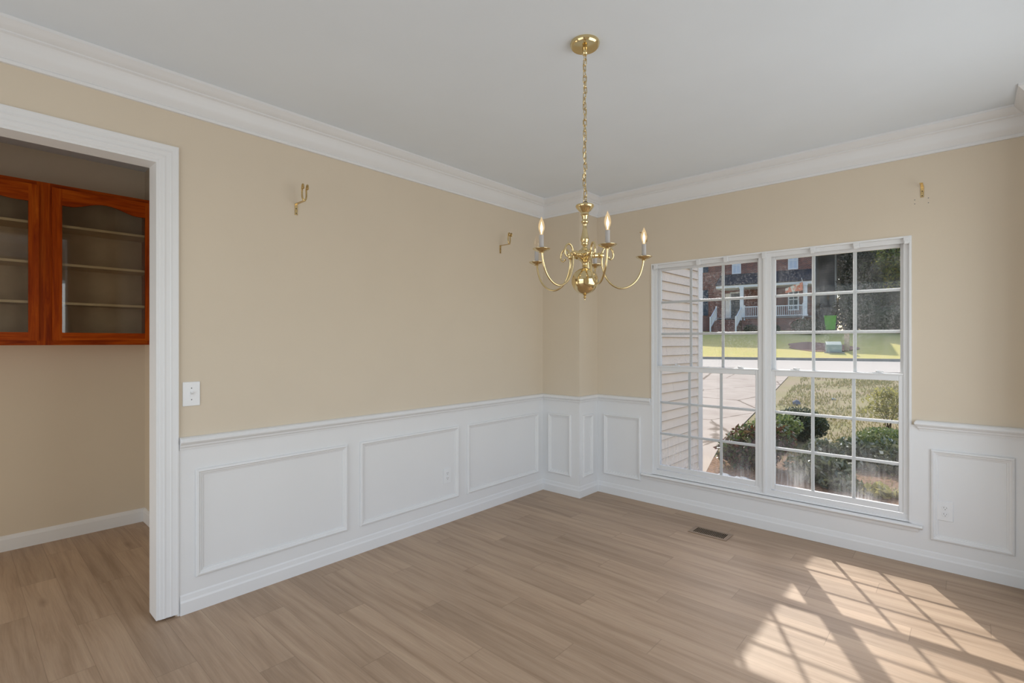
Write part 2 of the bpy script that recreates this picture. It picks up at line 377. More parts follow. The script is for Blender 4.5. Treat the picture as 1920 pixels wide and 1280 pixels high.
for (a, c) in UN:
    # upper sash (outer plane)
    a1, c1 = a+.014, c-.014; gu0, gu1 = a+.050, c-.050
    yu0, yu1 = YW+.054, YW+.078
    b = MB(); b.box(a1, gu0, yu0, yu1, 1.162, WZ1-.026); b.box(gu1, c1, yu0, yu1, 1.162, WZ1-.026)
    b.box(gu0, gu1, yu0, yu1, 1.162, 1.200); b.box(gu0, gu1, yu0, yu1, 2.022, WZ1-.026)
    su = b.build('upper_sash', M_['vinyl'], win, bevel=.003)
    b = MB(); xbars(b, gu0, gu1, 1.200, 2.022, YW+.061, YW+.071); b.build('grille', M_['vinyl'], su, bevel=.002)
    MB().add([(gu0-.003, YW+.060, 1.197), (gu1+.003, YW+.060, 1.197), (gu1+.003, YW+.060, 2.025), (gu0-.003, YW+.060, 2.025)], [(0, 1, 2, 3)]).build('window_glass', M_['glass_up'], su)
    # lower sash (inner plane)
    g0, g1 = a+.056, c-.056; yl0, yl1 = YW+.018, YW+.044
    b = MB(); b.box(a1, g0, yl0, yl1, WZ0+.047, RAIL1); b.box(g1, c1, yl0, yl1, WZ0+.047, RAIL1)
    b.box(g0, g1, yl0, yl1, WZ0+.047, .342); b.box(g0, g1, yl0, yl1, RAIL0, RAIL1); b.box(g0-.02, g1+.02, yl0-.006, yl0, RAIL1-.010, RAIL1)
    sl = b.build('lower_sash', M_['vinyl'], win, bevel=.003)
    b = MB(); xbars(b, g0, g1, .342, RAIL0, YW+.026, YW+.036); b.build('grille', M_['vinyl'], sl, bevel=.002)
    MB().add([(g0-.003, YW+.025, .340), (g1+.003, YW+.025, .340), (g1+.003, YW+.025, RAIL0+.003), (g0-.003, YW+.025, RAIL0+.003)], [(0, 1, 2, 3)]).build('window_glass', M_['glass_lo'], sl)
    for f in (.22, .80):                              # cam locks on the meeting rail
        x = a+(c-a)*f; k = MB(); k.box(x-.028, x+.028, yl0+.002, yl1, RAIL1, RAIL1+.006); k.lathe([(.011, 0), (.011, .010), (.006, .012)], (x, yl0+.014, RAIL1+.006), 12)
        k.box(x-.004, x+.034, yl0+.002, yl0+.012, RAIL1+.008, RAIL1+.014); k.build('sash_lock', M_['vinyl'], sl, bevel=.001)
for x in (-1.995, -1.62, -1.40, -1.120, -.80, -.545, -.275):                # old shade clips under the head
    b = MB(); b.box(x-.016, x+.016, YW-.014, YW+.012, WZ1-.046, WZ1-.008); b.box(x-.012, x+.012, YW-.018, YW-.014, WZ1-.052, WZ1-.030)
    b.build('shade_clip', M_['vinyl'], win, bevel=.002)
b = MB(); b.sweep([(-2.115, YW), (-.195, YW)], [(0, .228), (.026, .228), (.034, .234), (.038, .241), (.034, .249), (.026, .252), (-.03, .252), (-.03, .228)])
b.build('window_sill', M_['white'], win)
b = MB(); b.sweep([(-2.095, YW-W), (-.215, YW-W)], [(0, .205), (.010, .207), (.014, .222), (.014, .228), (0, .228)]); b.build('apron', M_['white'], win)

# added unseen window frame in front of the side fill lamp
w2 = empty('added_side_window', (0, 0, 0), label='wide side window frame beside the camera', kind='structure')
b = MB()
for y in (.92, 1.58, 2.245, 2.91, 3.57): b.box(XR+.02, XR+.08, y, y+.05, .55, 2.35)
b.box(XR+.0205, XR+.0795, .92, 3.62, .55, .60); b.box(XR+.0205, XR+.0795, .92, 3.62, 2.30, 2.35)
b.build('window_frame', M_['vinyl'], w2)  # bars of the added unseen side window

# ------------------------------------------------------------------ wall plates, vent, brackets
def outlet(loc, rz, label):
    """local +x along the wall, -y out of the wall"""
    e_ = empty('power_outlet', loc, rz, label=label, cat='outlet')
    MB().box(-.038, .038, -.006, 0, -.060, .060).build('cover_plate', M_['plate'], e_, bevel=.003)
    for z in (.0195, -.0195):
        r_ = MB(); M = Matrix.Rotation(math.pi/2, 4, 'X'); r_.lathe([(.0165, 0), (.0165, .0025), (.0155, .003)], (0, -.006, z), 20, M)
        rr = r_.build('socket', M_['plate'], e_)
        s_ = MB(); s_.box(-.0075, -.0055, -.0098, -.0088, z-.001, z+.008); s_.box(.0055, .0075, -.0098, -.0088, z-.001, z+.006); s_.box(-.002, .002, -.0098, -.0088, z-.010, z-.006)
        s_.build('socket_slot', M_['slot'], rr)
    return e_
outlet((XL+W, 2.580, .365), math.pi/2, 'white duplex power outlet low on the left wall panel')
outlet((-.088, YW-W, .366), 0, 'white duplex power outlet in the panel right of the window')
sw = empty('light_switch', (XL, .838, 1.134), math.pi/2, label='white toggle light switch plate beside the pantry opening', cat='light switch')
MB().box(-.040, .040, -.006, 0, -.063, .063).build('cover_plate', M_['plate'], sw, bevel=.003)
b = MB(); b.box(-.006, .006, -.009, -.006, -.014, .014); b.add([(-.005, -.007, -.004), (.005, -.007, -.004), (.005, -.018, .006), (-.005, -.018, .006), (-.005, -.016, .012), (.005, -.016, .012), (.005, -.007, .008), (-.005, -.007, .008)], [(0, 1, 2, 3), (3, 2, 5, 4), (4, 5, 6, 7), (0, 3, 4, 7), (1, 6, 5, 2)])
b.build('toggle', M_['plate'], sw)
for z in (-.03, .03):
    MB().lathe([(.003, 0), (.0025, .0015)], (0, -.006, z), 10, Matrix.Rotation(math.pi/2, 4, 'X')).build('screw', M_['slot'], sw)

v = empty('floor_vent', (-1.388, 3.725, 0), 0, label='brown slotted metal register set in the floor below the window', cat='floor vent')
b = MB(); L2, W2 = .1375, .077
b.box(-L2, L2, -W2, -W2+.024, 0, .005); b.box(-L2, L2, W2-.024, W2, 0, .005); b.box(-L2, -L2+.026, -W2+.024, W2-.024, 0, .005); b.box(L2-.026, L2, -W2+.024, W2-.024, 0, .005)
b.build('vent_frame', M_['register'], v, bevel=.0015)
b = MB(); n = 19; x0 = -L2+.026; st = (2*L2-.052)/n
for i in range(n+1): b.box(x0+i*st-.0015, x0+i*st+.0015, -W2+.022, W2-.022, .0012, .0042)
b.build('louvres', M_['register'], v)
MB().box(-L2+.02, L2-.02, -W2+.02, W2-.02, .0002, .0008).build('vent_opening', M_['dark'], v)

def bracket(loc, rz, prongs, label):
    e_ = empty('curtain_bracket', loc, rz, label=label, cat='bracket')
    t_ = .004; hw = .0085
    b = MB(); b.box(-hw, hw, -t_, 0, -.068, 0); b.box(-hw, hw, -.112, 0, -t_, 0)
    br = b.build('mounting_arm', M_['brass_old'], e_, bevel=.001)
    for z in (-.030, -.058): MB().lathe([(.0035, 0), (.0030, .0015)], (0, -t_, z), 10, Matrix.Rotation(math.pi/2, 4, 'X')).build('screw', M_['iron'], br)
    if prongs:
        for s_ in (-1, 1):
            x = .013*s_; b = MB()
            pts = catmull([(0, -.106, 0), (x*.7, -.106, .010), (x, -.106, .028), (x, -.106, .060), (x*1.05, -.108, .078), (x*1.05, -.114, .090), (x*1.05, -.122, .088), (x*1.05, -.124, .076), (x*1.05, -.119, .070)], 5)
            b.tube(pts, .0052, 8); b.lathe([(0.001, -.008), (.006, -.005), (.008, 0), (.006, .005), (.001, .008)], (x*1.05, -.119, .070), 10)
            b.build('prong', M_['brass_old'], e_, smooth=True)
    return e_
bracket((XL, 1.392, 2.238), math.pi/2, True, 'two pronged brass curtain bracket high on the left wall near the pantry opening')
bracket((XL, 3.190, 2.242), math.pi/2, True, 'two pronged brass curtain bracket high on the left wall near the corner')
bracket((-2.082, YW, 2.352), 0, False, 'small brass bracket stub above the left edge of the window')
bracket((-.198, YW, 2.382), 0, False, 'small brass bracket stub above the right edge of the window')
b = MB()
for x, z in ((-.235, 2.305), (-.235, 2.28), (-.168, 2.305), (-.168, 2.275)): b.lathe([(.003, 0), (.003, .0006)], (x, YW, z), 8, Matrix.Rotation(math.pi/2, 4, 'X'))
b.build('screw_holes', M_['slot'], wb)

# ------------------------------------------------------------------ pantry cabinet (origin on the far wall)
CX = -4.49                                      # door faces
cab = empty('wall_cabinet', (-4.80, 0, 1.383), 0, label='reddish oak wall cabinet with arched glass doors in the pantry', cat='cabinet')
def cb(): return MB()
CH = 1.073; xf = .31-.020; yc0, yc1 = -.42, 1.016
b = cb(); b.box(0, xf-.02, yc0, yc1, 0, .018); b.box(0, xf-.02, yc0, yc1, CH-.018, CH); b.box(0, xf-.02, yc0, yc0+.018, .018, CH-.018); b.box(0, xf-.02, yc1-.018, yc1, .018, CH-.018); b.box(0, xf-.02, .402, .428, .018, CH-.018)
b.build('cabinet_box', M_['oakh'], cab)
b = cb(); b.box(.001, .006, yc0+.018, yc1-.018, .018, CH-.018); b.build('back_panel', M_['cabin'], cab)
b = cb()                                        # face frame
for y0, y1 in ((yc0, yc0+.04), (.375, .455), (yc1-.04, yc1)): b.box(xf-.02, xf, y0, y1, 0, CH)
b.cur = 1
for y0, y1 in ((yc0+.039, .376), (.454, yc1-.039)): b.box(xf-.0197, xf-.0003, y0, y1, .0003, .04); b.box(xf-.0197, xf-.0003, y0, y1, CH-.04, CH-.0003)
b.build('face_frame', [M_['oakv'], M_['oakh']], cab)
SHZ = (.283, .545, .805)
for y0, y1 in ((yc0+.019, .401), (.429, yc1-.019)):
    for z in SHZ: cb().box(.007, xf-.028, y0, y1, z-.008, z+.008).build('shelf', M_['shelf'], cab)
def door(y0, y1):
    zb, zt = .030, CH-.028; st_ = .050; x0_, x1_ = xf+.0005, xf+.020
    b = cb(); b.box(x0_, x1_, y0, y0+st_, zb, zt); b.box(x0_, x1_, y1-st_, y1, zb, zt)
    b.cur = 1; b.box(x0_+.0003, x1_-.0004, y0+st_-.001, y1-st_+.001, zb+.0003, zb+.054)
    N = 28; a, c = y0+st_-.0008, y1-st_+.0008; vs_, fs_ = [], []
    for i in range(N+1):
        u = i/N; sarch = .5-.5*math.cos(2*math.pi*min(max((u-.10)/.80, 0), 1)); z = .934+.046*sarch**.8
        for x in (x0_+.0003, x1_-.0004): vs_ += [(x, a+(c-a)*u, z), (x, a+(c-a)*u, zt-.0003)]
    for i in range(N):
        k = i*4; fs_ += [(k, k+4, k+5, k+1), (k+2, k+3, k+7, k+6), (k, k+2, k+6, k+4), (k+1, k+5, k+7, k+3)]
    fs_ += [(0, 1, 3, 2), (N*4, N*4+2, N*4+3, N*4+1)]
    b.add(vs_, fs_); d_ = b.build('cabinet_door', [M_['oakv'], M_['oakh']], cab)
    cb().add([(xf+.010, a-.004, zb+.05), (xf+.010, c+.004, zb+.05), (xf+.010, c+.004, zt-.03), (xf+.010, a-.004, zt-.03)], [(0, 1, 2, 3)]).build('door_glass', M_['cabglass'], d_)
door(-.385, .383); door(.447, 1.006)

# ------------------------------------------------------------------ chandelier
CHX, CHY = -1.262, 1.892
R0 = YAW                                           # arm direction offset
ch = empty('chandelier', (CHX, CHY, 0), 0, label='polished brass five arm candle chandelier hanging from the ceiling', cat='chandelier')
MB().lathe([(.0, ZC), (.064, ZC), (.066, ZC-.006), (.064, ZC-.014), (.058, ZC-.021), (.030, ZC-.024), (.012, ZC-.025), (.010, ZC-.045), (.013, ZC-.048), (.010, ZC-.054), (.004, ZC-.056), (0, ZC-.056)], n=40).build('canopy', M_['brass'], ch, smooth=40)
ztop, zbot = ZC-.052, 2.030
nl = 27; pitch = (ztop-zbot)/nl; lp = MB(); pts = []
hl, hw = pitch*.5+.0035, .0075
for k in range(20):
    a = 2*math.pi*k/20; pts.append((hw*math.cos(a), 0, (hl-hw)*(1 if math.sin(a) > 0 else -1)+hw*math.sin(a)))
lp.tube(pts, .0021, 6, closed=True)
l0 = lp.build('chain_link', M_['brass'], ch, smooth=60)
for i in range(nl):
    l = l0 if i == 0 else l0.copy()
    if i: link(l); l.parent = ch
    l.location = (.002*math.sin(i*1.3), .002*math.cos(i*.9), zbot+(i+.5)*pitch); l.rotation_euler = (.06*math.sin(i*2.1), .05*math.cos(i*1.7), (i % 2)*math.pi/2+R0+.5+.35*math.sin(i*.8))
MB().tube([(.0045*math.cos(i*.75), .0045*math.sin(i*.75), zbot-.012+(ztop-zbot+.02)*i/70) for i in range(71)], .0017, 6).build('supply_cord', M_['brass'], ch, smooth=True)
MB().tube([(.019*math.cos(a), .0, 2.008+.024*math.sin(a)) for a in [math.pi*k/12 for k in range(13)]], .0016, 6).build('hanging_loop', M_['iron'], ch, smooth=True)
K = .000409
def zz(y): return 1.405+(639.3-(360+y/5.82))*.0023816
colp = [(60, 138), (96, 133), (100, 142), (99, 152), (88, 168), (80, 178), (66, 196), (50, 208), (42, 218), (45, 228), (46, 238), (38, 248), (33, 262), (33, 274), (28, 290), (30, 300), (38, 308), (39, 320), (35, 330), (25, 340), (22, 352), (21, 366), (25, 400), (32, 440), (40, 476), (45, 500), (46, 515), (41, 532), (36, 544), (39, 556), (35, 570), (24, 580), (22, 588), (32, 596), (40, 606), (44, 616), (52, 622), (66, 628), (68, 634), (68, 698), (74, 704), (78, 712), (66, 724), (52, 740), (37, 757), (30, 770), (26, 782), (28, 792), (32, 798), (27, 806), (30, 814)]
MB().lathe([(0, zz(136))]+[(r_*K, zz(y_)) for r_, y_ in colp]+[(0, zz(815))], n=32).build('centre_column', M_['brass'], ch, smooth=35)
RS = .0595; zs = zz(962)
MB().lathe([(RS*math.sin(a), zs+RS*math.cos(a)) for a in [math.pi*k/28 for k in range(29)]], n=48).build('ball', M_['brass'], ch, smooth=60)
MB().lathe([(0, zz(1098))]+[(r_*K, zz(y_)) for r_, y_ in ((14, 1099), (20, 1106), (25, 1110), (14, 1118), (10, 1126), (16, 1134), (18, 1142), (11, 1150), (6, 1158), (7, 1163), (1, 1174))], n=16).build('finial', M_['brass'], ch, smooth=40)
armp = catmull([(.108, .012-.026), (.120, .010-.026), (.128, .020-.02), (.126, .030), (.113, .042), (.097, .040), (.084, .026), (.078, .004), (.078, -.03), (.084, -.070), (.100, -.108), (.125, -.134), (.158, -.147), (.192, -.143), (.226, -.122), (.250, -.088), (.263, -.045), (.268, -.012)] and
               [Vector((a, 0, b_)) for a, b_ in ((.106, -.010), (.116, -.018), (.127, -.010), (.129, .010), (.120, .030), (.103, .038), (.088, .030), (.079, .010), (.077, -.020), (.082, -.060), (.097, -.100), (.122, -.130), (.156, -.146), (.192, -.142), (.224, -.122), (.248, -.090), (.262, -.050), (.268, -.014))], 5)
HUBZ = 1.792
plate_z = 1.782
def make_arm():
    a = MB()
    a.tube(armp, [.0028+.0018*min(1, i/18) for i in range(len(armp))], 10)
    ao = a.build('arm', M_['brass'], ch, smooth=60)
    s_ = MB(); MX = Matrix.Rotation(math.pi/2, 4, 'Y')
    s_.lathe([(.0, .016), (.026, .018), (.024, .024), (.016, .030), (.0125, .038), (.0155, .042), (.0125, .046), (.0105, .058), (.0145, .062), (.0145, .068), (.0105, .072), (.013, .078), (.009, .085), (0, .087)], (0, 0, 0), 16, MX)
    s_.lathe([(.0025, -.006), (.0055, -.003), (.0055, .003), (.0025, .006)], (.108, 0, -.010), 10)
    s_.build('arm_socket', M_['brass'], ao, smooth=40)
    z0_ = plate_z-HUBZ
    p_ = MB(); p_.lathe([(0, z0_-.010), (.010, z0_-.011), (.012, z0_-.007), (.022, z0_-.004), (.030, z0_), (.0365, z0_+.005), (.0365, z0_+.0062), (.030, z0_+.002), (.013, z0_-.001), (0, z0_-.001)], (.27, 0, 0), 28)
    p_.build('drip_plate', M_['brass'], ao, smooth=40)
    MB().lathe([(0, z0_), (.0095, z0_), (.0095, z0_+.062), (.0070, z0_+.0625), (0, z0_+.0625)], (.27, 0, 0), 20).build('candle_sleeve', M_['sleeve'], ao, smooth=40)
    return ao
def bulb(ao, lit):
    z0_ = plate_z-HUBZ+.063
    prof = [(0, 0), (.0062, 0), (.0068, .006), (.0085, .012), (.0125, .022), (.0142, .032), (.0128, .044), (.0095, .055), (.0060, .063), (.0032, .069), (.0014, .074), (0, .076)]
    bo = MB().lathe([(r_, z0_+z_) for r_, z_ in prof], (.27, 0, 0), 20).build('light_bulb', M_['litbulb' if lit else 'bulb'], ao, smooth=60)
    if lit:
        tag(bo, 'glowing candle bulb')
        f_ = MB(); f_.lathe([(.0006, z0_+.004), (.0016, z0_+.012), (.0044, z0_+.020), (.0054, z0_+.028), (.0038, z0_+.037), (.0010, z0_+.047), (.0003, z0_+.054)], (.27, 0, 0), 12)
        f_.build('filament', M_['fil'], ao, smooth=60)
    else: tag(bo, 'unlit clear candle bulb')
LIT = {0: True, 1: False, 2: False, 3: True, 4: True}
ANG = [4, 71, 140, 221, 281]
a0 = None
for i, an in enumerate(ANG):
    if a0 is None:
        a0 = make_arm(); ao = a0
        parts = [x for x in bpy.data.objects if x.parent == a0]
    else:
        ao = a0.copy(); link(ao); ao.parent = ch
        for p_ in parts:
            q = p_.copy(); link(q); q.parent = ao
    th = math.radians(an)+R0
    ao.location = (0, 0, HUBZ); ao.rotation_euler = (0, 0, th)
for i, ao in enumerate([x for x in bpy.data.objects if x.parent == ch and x.name.startswith('arm')]):
    an = round(math.degrees(ao.rotation_euler.z-R0)); lit = LIT[min(range(5), key=lambda k: abs(ANG[k]-an))]
    bulb(ao, lit)

# ================================================================== outside
def gz(x, y):
    """height of the ground"""
    f = (x+7.3)*(-.302)+(y-33.9)*.953          # metres beyond the far curb
    if f > 0: return .45+min(f*.2, 1.8)
    if f > -12: return .30
    y0 = 4.2; z = -.37+.62*min(max(y-5, 0), 17)/17
    return min(z, .29)
def rnd(a, b): return random.uniform(a, b)
def drape(name, mat, x0, x1, y0, y1, n, m, lift=0.0, fn=None, **k):
    vs, fs = [], []
    for j in range(m+1):
        for i in range(n+1):
            u, v_ = i/n, j/m
            x, y = (x0+(x1-x0)*u, y0+(y1-y0)*v_) if fn is None else fn(u, v_)
            vs.append((x, y, gz(x, y)+lift))
    for j in range(m):
        for i in range(n): a = j*(n+1)+i; fs.append((a, a+1, a+n+2, a+n+1))
    return MB().add(vs, fs).build(name, mat, **k)
# materials
t = NT('patchy_yard_grass'); o = t.obj(); a = t.noise(o, .9, 4, .6); b_ = t.noise(o, 14, 4, .7); c_ = t.noise(o, 70, 2)
c = t.ramp(t.math('ADD', t.math('MULTIPLY', a, .6), t.math('MULTIPLY', b_, .4)), [(.36, (.36, .28, .20)), (.50, (.33, .28, .17)), (.62, (.28, .26, .13)), (.75, (.21, .22, .11))])
c = t.mix(.6, c, t.ramp(c_, [(.3, (.6, .6, .6)), (.7, (1.3, 1.3, 1.3))]), 'MULTIPLY'); t.p(c, .9, b_, .4, Specular_IOR_Level=.05); M_['yard'] = t.m
t = NT('far_lawn'); o = t.obj(); a = t.noise(o, .5, 4, .6); b_ = t.noise(o, 9, 3, .7)
c = t.mix(.5, t.ramp(a, [(.35, (.68, .56, .23)), (.65, (.62, .55, .20))]), t.ramp(b_, [(.3, (.75, .75, .75)), (.7, (1.2, 1.2, 1.2))]), 'MULTIPLY'); t.p(c, .95, b_, .3, Specular_IOR_Level=.05); M_['lawn'] = t.m
t = NT('cracked_concrete'); o = t.obj(); a = t.noise(o, 1.5, 5, .6); v1 = t.n('TexVoronoi', {'Vector': t.mapping(o, (.55, .33, 1)), 'Scale': 1.0, 'Randomness': 1.0}, feature='DISTANCE_TO_EDGE').outputs[0]
nz = t.noise(o, 3, 3); v1 = t.math('ADD', v1, t.math('MULTIPLY', t.math('SUBTRACT', nz, .5), .04))
cr = t.ramp(v1, [(.0, (.35, .32, .28)), (.006, (.35, .32, .28)), (.011, (1, 1, 1))])
c = t.mix(.8, t.ramp(a, [(.3, (.42, .355, .30)), (.7, (.50, .435, .37))]), cr, 'MULTIPLY'); t.p(c, .9, a, .1, Specular_IOR_Level=.05); M_['concrete'] = t.m
M_['street'] = simple('pale_street', (.52, .475, .42), .9, 0, .04, 2)
M_['curb'] = simple('curb_concrete', (.36, .33, .28), .9, 0, .1, 3)
M_['straw'] = simple('pine_straw', (.36, .23, .17), .95, 0, .35, 14, .3)
M_['mulch'] = simple('brown_mulch', (.22, .14, .09), .95, 0, .45, 30, .4)
M_['lapshade'] = simple('lap_shadow_strip', (.50, .43, .37), .9)  # darker siding tone for the painted lap shadow lines
M_['sidwall'] = simple('beige_lap_siding', (.86, .765, .67), .75, 0, .03, 3)
M_['extwhite'] = simple('exterior_white_trim', (.78, .78, .77), .5, 0, .02)
M_['shingle'] = simple('dark_roof_shingles', (.060, .060, .066), .85, 0, .35, 6, .3)
M_['grey_siding'] = None
def brickmat():
    t = NT('red_brick'); o = t.obj(); s_ = t.n('SeparateXYZ', {0: o}); v_ = t.n('CombineXYZ', {0: t.math('ADD', s_.outputs[0], s_.outputs[1]), 1: s_.outputs[2], 2: 0.0}).outputs[0]
    br = t.n('TexBrick', {'Vector': v_, 'Color1': (.26, .085, .055, 1), 'Color2': (.13, .055, .045, 1), 'Mortar': (.34, .30, .27, 1), 'Scale': 1.0, 'Mortar Size': .008, 'Brick Width': .215, 'Row Height': .075, 'Bias': -.1})
    nz = t.noise(o, 2.5, 3); t.p(t.mix(.3, br.outputs[0], t.ramp(nz, [(.3, (.6, .6, .6)), (.7, (1.3, 1.2, 1.2))]), 'MULTIPLY'), .9, Specular_IOR_Level=.1); return t.m
M_['brick'] = brickmat()
def lapmat(name, c1, c2, exposure, axis=2):
    t = NT(name); o = t.obj(); z = t.n('SeparateXYZ', {0: o}).outputs[2]; f = t.math('FRACT', t.math('DIVIDE', z, exposure))
    nz = t.noise(o, 1.5, 2)
    c = t.mix(1.0, t.ramp(nz, [(.3, c1), (.7, c2)]), t.ramp(f, [(0, (.80, .80, .80)), (.12, (.97, .97, .97)), (1, (1, 1, 1))]), 'MULTIPLY')
    t.p(c, .7, f, .6, Specular_IOR_Level=.1); return t.m
M_['greylap'] = lapmat('grey_vinyl_siding', (.20, .20, .215), (.23, .23, .24), .2)
M_['doorpaint'] = simple('dark_front_door', (.05, .06, .06), .4)
M_['extglass'] = simple('dark_window_pane', (.035, .045, .06), .08, 0, .2, 1, 0)
M_['blind'] = simple('pale_window_blind', (.62, .66, .72), .7, 0, .05, 8)
M_['shutter'] = simple('navy_shutter', (.03, .05, .075), .6)
M_['porchfloor'] = simple('porch_boards', (.25, .23, .22), .8)
M_['bark'] = simple('tree_bark', (.12, .085, .06), .95, 0, .3, 10, .5)
M_['pad_green'] = simple('pale_green_enamel', (.36, .42, .36), .5, 0, .05, 3)
M_['post_wood'] = simple('weathered_post_wood', (.55, .43, .30), .9, 0, .2, 12)
M_['bin'] = simple('bright_green_plastic', (.12, .42, .02), .5, 0, .04, 3)
M_['stone'] = simple('grey_stone', (.22, .23, .26), .9, 0, .25, 20, .4)
M_['palestone'] = simple('pale_stone', (.42, .45, .48), .9, 0, .2, 20, .4)
M_['fence'] = simple('dark_wood_fence', (.10, .085, .075), .9, 0, .3, 5)
def leafmat(name, cols, trans=.35, rough=.5, trans_gain=1.6):
    t = NT(name); g_ = t.n('NewGeometry'); rp = g_.outputs['Random Per Island']
    c = t.ramp(rp, [(i/(len(cols)-1), k) for i, k in enumerate(cols)])
    pb = t.n('BsdfPrincipled', {'Base Color': c, 'Roughness': rough}); tl = t.n('BsdfTranslucent', {'Color': t.mix(1.0, c, (trans_gain, trans_gain, trans_gain*.7, 1), 'MULTIPLY')})
    m = t.n('MixShader', {0: trans, 1: pb.outputs[0], 2: tl.outputs[0]}); t.t.links.new(m.outputs[0], t.out.inputs[0]); return t.m
M_['leaf_dark'] = leafmat('dark_leaves', [(.03, .045, .025), (.05, .07, .035), (.08, .10, .05)], .2)
M_['leaf_boxwood'] = leafmat('boxwood_leaves', [(.11, .16, .07), (.18, .23, .10), (.26, .30, .14)], .25, .4)
M_['leaf_holly'] = leafmat('glossy_leaves', [(.05, .075, .045), (.09, .12, .07), (.15, .17, .11), (.30, .32, .26)], .15, .14)
M_['leaf_yellow'] = leafmat('yellow_green_leaves', [(.22, .21, .09), (.32, .30, .13), (.42, .38, .18)], .35)
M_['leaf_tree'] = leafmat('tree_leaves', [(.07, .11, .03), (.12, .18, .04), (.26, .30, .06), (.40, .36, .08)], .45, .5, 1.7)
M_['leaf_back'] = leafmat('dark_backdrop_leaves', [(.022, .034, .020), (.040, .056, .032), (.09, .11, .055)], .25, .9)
M_['leaf_red'] = leafmat('reddish_leaves', [(.08, .03, .03), (.12, .06, .04), (.09, .12, .05), (.05, .09, .03)], .25, .3)
M_['blade'] = leafmat('grass_blades', [(.44, .37, .23), (.36, .32, .18), (.28, .28, .14), (.52, .43, .30)], .2, .9, 1.2)
M_['flag'] = None
t = NT('faded_flag_cloth'); o = t.obj(); vx = t.n('TexVoronoi', {'Vector': o, 'Scale': 4.5}).outputs['Color']; sp = t.n('SeparateXYZ', {0: vx}).outputs[0]
c = t.ramp(sp, [(.0, (.75, .26, .14)), (.45, (.75, .26, .14)), (.55, (.78, .68, .52)), (1, (.78, .68, .52))]); t.p(c, .9); M_['flag'] = t.m

# ground
G0 = drape('front_yard', M_['yard'], -16, 6, 4.24, 27, 60, 60, 0, kind='structure', label='patchy front yard of dry grass and bare soil')
def street_fn(u, v_):
    s_ = -60+110*u; f = -12.3+12.3*v_
    return (-7.3+.953*s_-.302*f, 33.9+.302*s_+.953*f)
vs_ = [(*street_fn(u, v_), .30) for u, v_ in ((0, 0), (1, 0), (1, 1), (0, 1))]
MB().add([(x, y, .302) for x, y, z in vs_], [(0, 1, 2, 3)]).build('street', M_['street'], kind='structure', label='pale sunlit street')
def lawn_fn(u, v_):
    s_ = -60+110*u; f = .0+45*v_
    return (-7.3+.953*s_-.302*f, 33.9+.302*s_+.953*f)
vs, fs = [], []
n_, m_ = 80, 60
for j in range(m_+1):
    f = 45*(j/m_)**1.6
    for i in range(n_+1):
        s_ = -60+110*i/n_; x, y = -7.3+.953*s_-.302*f, 33.9+.302*s_+.953*f
        vs.append((x, y, .45+min(f*.2, 1.8)+.03*math.sin(s_*.9+f)))
for j in range(m_):
    for i in range(n_): a = j*(n_+1)+i; fs.append((a, a+1, a+n_+2, a+n_+1))
MB().add(vs, fs).build('far_lawn', M_['lawn'], kind='structure', label='sloping lawn across the street', smooth=60)
def cp(s_, f): return (-7.3+.953*s_-.302*f, 33.9+.302*s_+.953*f)
b = MB(); q = [cp(-60, -.05), cp(50, -.05), cp(50, .16), cp(-60, .16)]
b.add([(x, y, .29) for x, y in q]+[(x, y, .455) for x, y in q], [(4, 5, 6, 7), (0, 1, 5, 4), (1, 2, 6, 5), (3, 0, 4, 7), (2, 3, 7, 6)])
b.build('street_curb', M_['curb'], kind='structure', label='street curb below the far lawn')
edge = [(6.3, -2.44), (7.2, -2.66), (8.3, -2.92), (10, -3.13), (11.7, -3.38), (15, -3.90), (19.7, -4.62), (22.4, -5.6)]
def drv(u, v_):
    y = 6.3+(22.4-6.3)*v_
    for (y0, x0), (y1, x1) in zip(edge, edge[1:]):
        if y <= y1+1e-6: xe = x0+(x1-x0)*(y-y0)/(y1-y0); break
    return (-10+(xe+10)*u, y+(0 if v_ < 1 else (u-.5)*0))
drape('driveway', M_['concrete'], 0, 0, 0, 0, 8, 60, .02, drv, kind='structure', label='cracked concrete driveway')
# a few mats on the ground
def bedpatch(name, mat, cx, cy, rx, ry, lift=.015, **k):
    vs = [(cx, cy, gz(cx, cy)+lift)]; N = 40; R = 5
    for r_ in range(1, R+1):
        for i in range(N):
            a = 2*math.pi*i/N; w_ = 1+.08*math.sin(3*a+1)+.05*math.sin(7*a)
            x, y = cx+rx*w_*r_/R*math.cos(a), cy+ry*w_*r_/R*math.sin(a); vs.append((x, y, gz(x, y)+lift+.03*(1-r_/R)))
    fs = [(0, 1+i, 1+(i+1) % N) for i in range(N)]
    for r_ in range(R-1):
        for i in range(N): a = 1+r_*N; fs.append((a+i, a+N+i, a+N+(i+1) % N, a+(i+1) % N))
    return MB().add(vs, fs).build(name, mat, **k)
bedpatch('straw_bed', M_['straw'], -6.9, 37.2, 1.9, 1.35, .04, label='reddish pine straw bed round the utility box on the far lawn', cat='planting bed')
bedpatch('mulch_bed', M_['mulch'], -1.1, 6.9, 1.7, 1.3, .015, label='brown mulch and bare soil under the shrubs outside the window', cat='planting bed')

